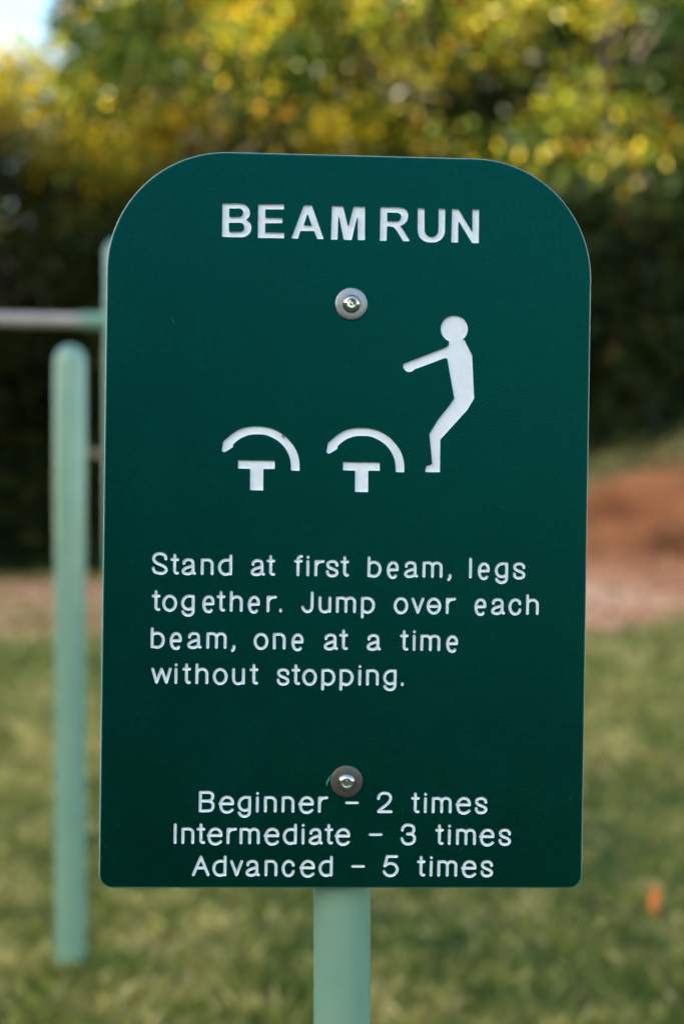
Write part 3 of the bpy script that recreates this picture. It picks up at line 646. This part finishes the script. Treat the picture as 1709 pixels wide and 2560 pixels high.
# bolts with washers
def bolt(u, v, wm, label, tilt, spin):
    h = [(2.9, 1.9), (5.5, 1.9), (5.8, 2.1), (5.75, 2.7), (5.4, 3.5), (4.85, 4.3), (4.2, 4.9), (3.4, 5.3), (3.0, 5.4), (2.85, 5.3), (2.7, 5.0), (2.6, 2.8), (1.0, 2.7), (.9, 4.4), (.75, 4.6), (.01, 4.65)]
    star = [0] * 9 + [.02, .09, .10, .0, 0, 0, 0]
    vv, ff = lathe([(r * MM, y * MM) for r, y in h], 60, star); me = mesh_py('bolt', vv, ff, STEEL)
    loc = PANEL_M @ Matrix.Translation((u * MM, 0, v * MM)) @ Matrix.Rotation(tilt, 4, 'X') @ Matrix.Rotation(spin, 4, 'Y')
    o = link('bolt', me, sign, loc)
    w = [(3.6, .05), (9.7, .02), (10.1, .2), (10.3, .6), (10.3, 1.2), (10.05, 1.7), (9.5, 1.95), (5.2, 2.0), (3.4, 1.9), (3.4, .1)]
    vv, ff = lathe([(r * MM, y * MM) for r, y in w], 64); wo = link('washer', mesh_py('washer', vv, ff, wm), o)
    if label: wo['label'] = label
    return o
bolt(.43, 137.28, ZINC, 'bright grey zinc washer', .0, .3)
bolt(1.62, -163.25, DULL, 'dull dark brown tarnished washer', .02, .85)
bv = [(-9.1, .1, 3.2), (-10.3, .9, 2.2), (-11.9, 1.6, .2), (-12.9, 1.9, -2.0), (-12.7, 1.7, -4.1), (-12.1, 1.5, -4.3), (-11.7, 1.3, -2.4), (-10.6, .8, -.8), (-9.6, .1, .2)]
vv = [((1.62 + x) * MM, -y * MM, (-163.25 + z + 1.6) * MM) for x, y, z in bv] + [((1.62 + x + .1) * MM, (-y + .5) * MM, (-163.25 + z + 1.6) * MM) for x, y, z in bv]
n = len(bv); ff = [tuple(range(n)), tuple(range(2 * n - 1, n - 1, -1))] + [(i, (i + 1) % n, n + (i + 1) % n, n + i) for i in range(n)]
BURR, nt, b = mat('curled_green_plastic'); b.inputs['Base Color'].default_value = (.03, .33, .22, 1); b.inputs['Roughness'].default_value = .3
link('plastic_burr', mesh_py('plastic_burr', vv, ff, BURR, False), panel)

SCRATCHES = [(142.6, -176.1, 145.7, -170.7), (73.1, -208.9, 75.9, -204.6), (37.2, -179.8, 37.6, -183.4), (-106.3, -185.9, -105.0, -187.8), (-112, 128, -109.5, 121), (96, 12, 101, 9.5)]
SCR, nt, b = mat('pale_scratch'); b.inputs['Base Color'].default_value = (.03, .13, .10, 1); b.inputs['Roughness'].default_value = .5
for x0, z0, x1, z1 in SCRATCHES:
    dx, dz = x1 - x0, z1 - z0; L = math.hypot(dx, dz); px, pz = -dz / L * .10, dx / L * .10; mx_, mz_ = (x0 + x1) / 2, (z0 + z1) / 2
    vv = [(x0, -.012, z0), (mx_ + px, -.012, mz_ + pz), (x1, -.012, z1), (mx_ - px, -.012, mz_ - pz), (mx_, -.03, mz_)]
    link('scratch', mesh_py('scratch', [(a * MM, b_ * MM, c * MM) for a, b_, c in vv], [(0, 1, 4), (1, 2, 4), (2, 3, 4), (3, 0, 4)], SCR, False), panel)

vv, ff = tube([(0, 0, -.25), (0, 0, 0), (0, 0, 1.0), (0, 0, 1.285), (0, 0, 1.296), (0, 0, 1.30)], [.0187] * 4 + [.016, .008], 64)
link('post', mesh_py('post', vv, ff, SAGE), sign)

# ---------------------------------------------------------------- pull-up bar station behind
station = bpy.data.objects.new('pull_up_bar_station', None); COL.objects.link(station); station.location = (-.72, 3.8, 0)
tag(station, 'sage green steel pull up bars with round posts behind the left of the sign', 'exercise bars')
def spost(x, y, top, r):
    z0 = -.3; prof = [(z0, r), (0, r), (top - r, r)] + [(top - r + r * math.sin(a), max(r * math.cos(a), .001)) for a in [math.radians(t) for t in (12, 25, 38, 50, 62, 74, 84, 89)]]
    vv, ff = tube([(x + .72, y - 3.8, z) for z, _ in prof], [q for _, q in prof], 48); link('post', mesh_py('post', vv, ff, SAGE), station)
spost(-.637, 3.34, 1.492, .0368); spost(-.670, 4.25, 1.914, .0370); spost(-1.87, 4.07, 1.914, .0370)
def sbar(a, b_, r, m, name='bar'):
    a = Vector(a) - Vector((-.72, 3.8, 0)); b_ = Vector(b_) - Vector((-.72, 3.8, 0)); vv, ff = tube([a, b_], [r, r], 32)
    link(name, mesh_py(name, vv, ff, m), station)
sbar((-1.87, 4.07, 1.669), (-.670, 4.25, 1.669), .0198, TAN)
sbar((-.775, 4.235, 1.669), (-.69, 4.2478, 1.669), .0245, SAGE, 'collar')
sbar((-.637, 3.34, 1.253), (-.676, 4.25, 1.26), .0115, RUSTY)

# ---------------------------------------------------------------- small things
def tiny_insect():
    bm = bmesh.new()
    def blob(c, s, rot=0):
        r = bmesh.ops.create_icosphere(bm, subdivisions=2, radius=1, matrix=Matrix.Translation(c) @ Matrix.Rotation(rot, 4, 'Y') @ Matrix.Diagonal((*s, 1)))
    blob((-.45, -.5, .35), (.75, .38, .42), .7); blob((.25, -.55, -.25), (.45, .35, .36), .7); blob((.65, -.5, -.62), (.28, .25, .26))
    me = bpy.data.meshes.new('insect'); 
    for k, (x, z) in enumerate([(1.3, .5), (.3, 1.2), (-.6, 1.5), (-1.4, -.2), (-.4, -1.2), (.4, -1.5)]):
        vv, ff = tube([(0.1, -.5, -.1), (x * .6, -.9, z * .6), (x, -.02, z)], [.10, .08, .05], 6); vs = [bm.verts.new(p) for p in vv]
        for f in ff:
            f = tuple(dict.fromkeys(f))
            try: bm.faces.new([vs[i] for i in f])
            except ValueError: pass
    bm.to_mesh(me); bm.free(); m, nt, b = mat('brown_insect'); b.inputs['Base Color'].default_value = (.055, .03, .012, 1); b.inputs['Roughness'].default_value = .4; me.materials.append(m)
    o = bpy.data.objects.new('insect', me); COL.objects.link(o)
    o.matrix_world = M @ Matrix.Translation((-.04104, 0, .05347)) @ Matrix.Scale(.001, 4)
    tag(o, 'tiny brown insect perched on the rim of the left white arch on the sign', 'insect')
tiny_insect()
def orange_leaf():
    d = 3.84; x = (1503 - 784) / 3262 * d; z0 = float(height(x, d))
    P = []; rows = 7
    for i in range(rows):
        t = i / (rows - 1); w = .014 * math.sin(math.pi * (.12 + .86 * t)) ** .7; y = .012 * math.sin(t * 2.6)
        for s in (-1, 0, 1): P.append((s * w + .006 * (t - .5), y + (.005 if s else -.002), .012 + t * .074))
    n = len(P); V = P + [(a, b_ + .0012, c) for a, b_, c in P]; F = []
    for i in range(rows - 1):
        for j in range(2):
            a = i * 3 + j; F.append((a, a + 1, a + 4, a + 3)); F.append((n + a + 3, n + a + 4, n + a + 1, n + a))
    m, nt, b = mat('orange_leaf'); b.inputs['Base Color'].default_value = (.85, .20, .045, 1); b.inputs['Roughness'].default_value = .6
    o = link('fallen_leaf', mesh_py('fallen_leaf', V, F, m)); o.location = (x, d, z0)
    tag(o, 'single bright orange leaf standing in the grass to the lower right of the sign', 'leaf')
orange_leaf()
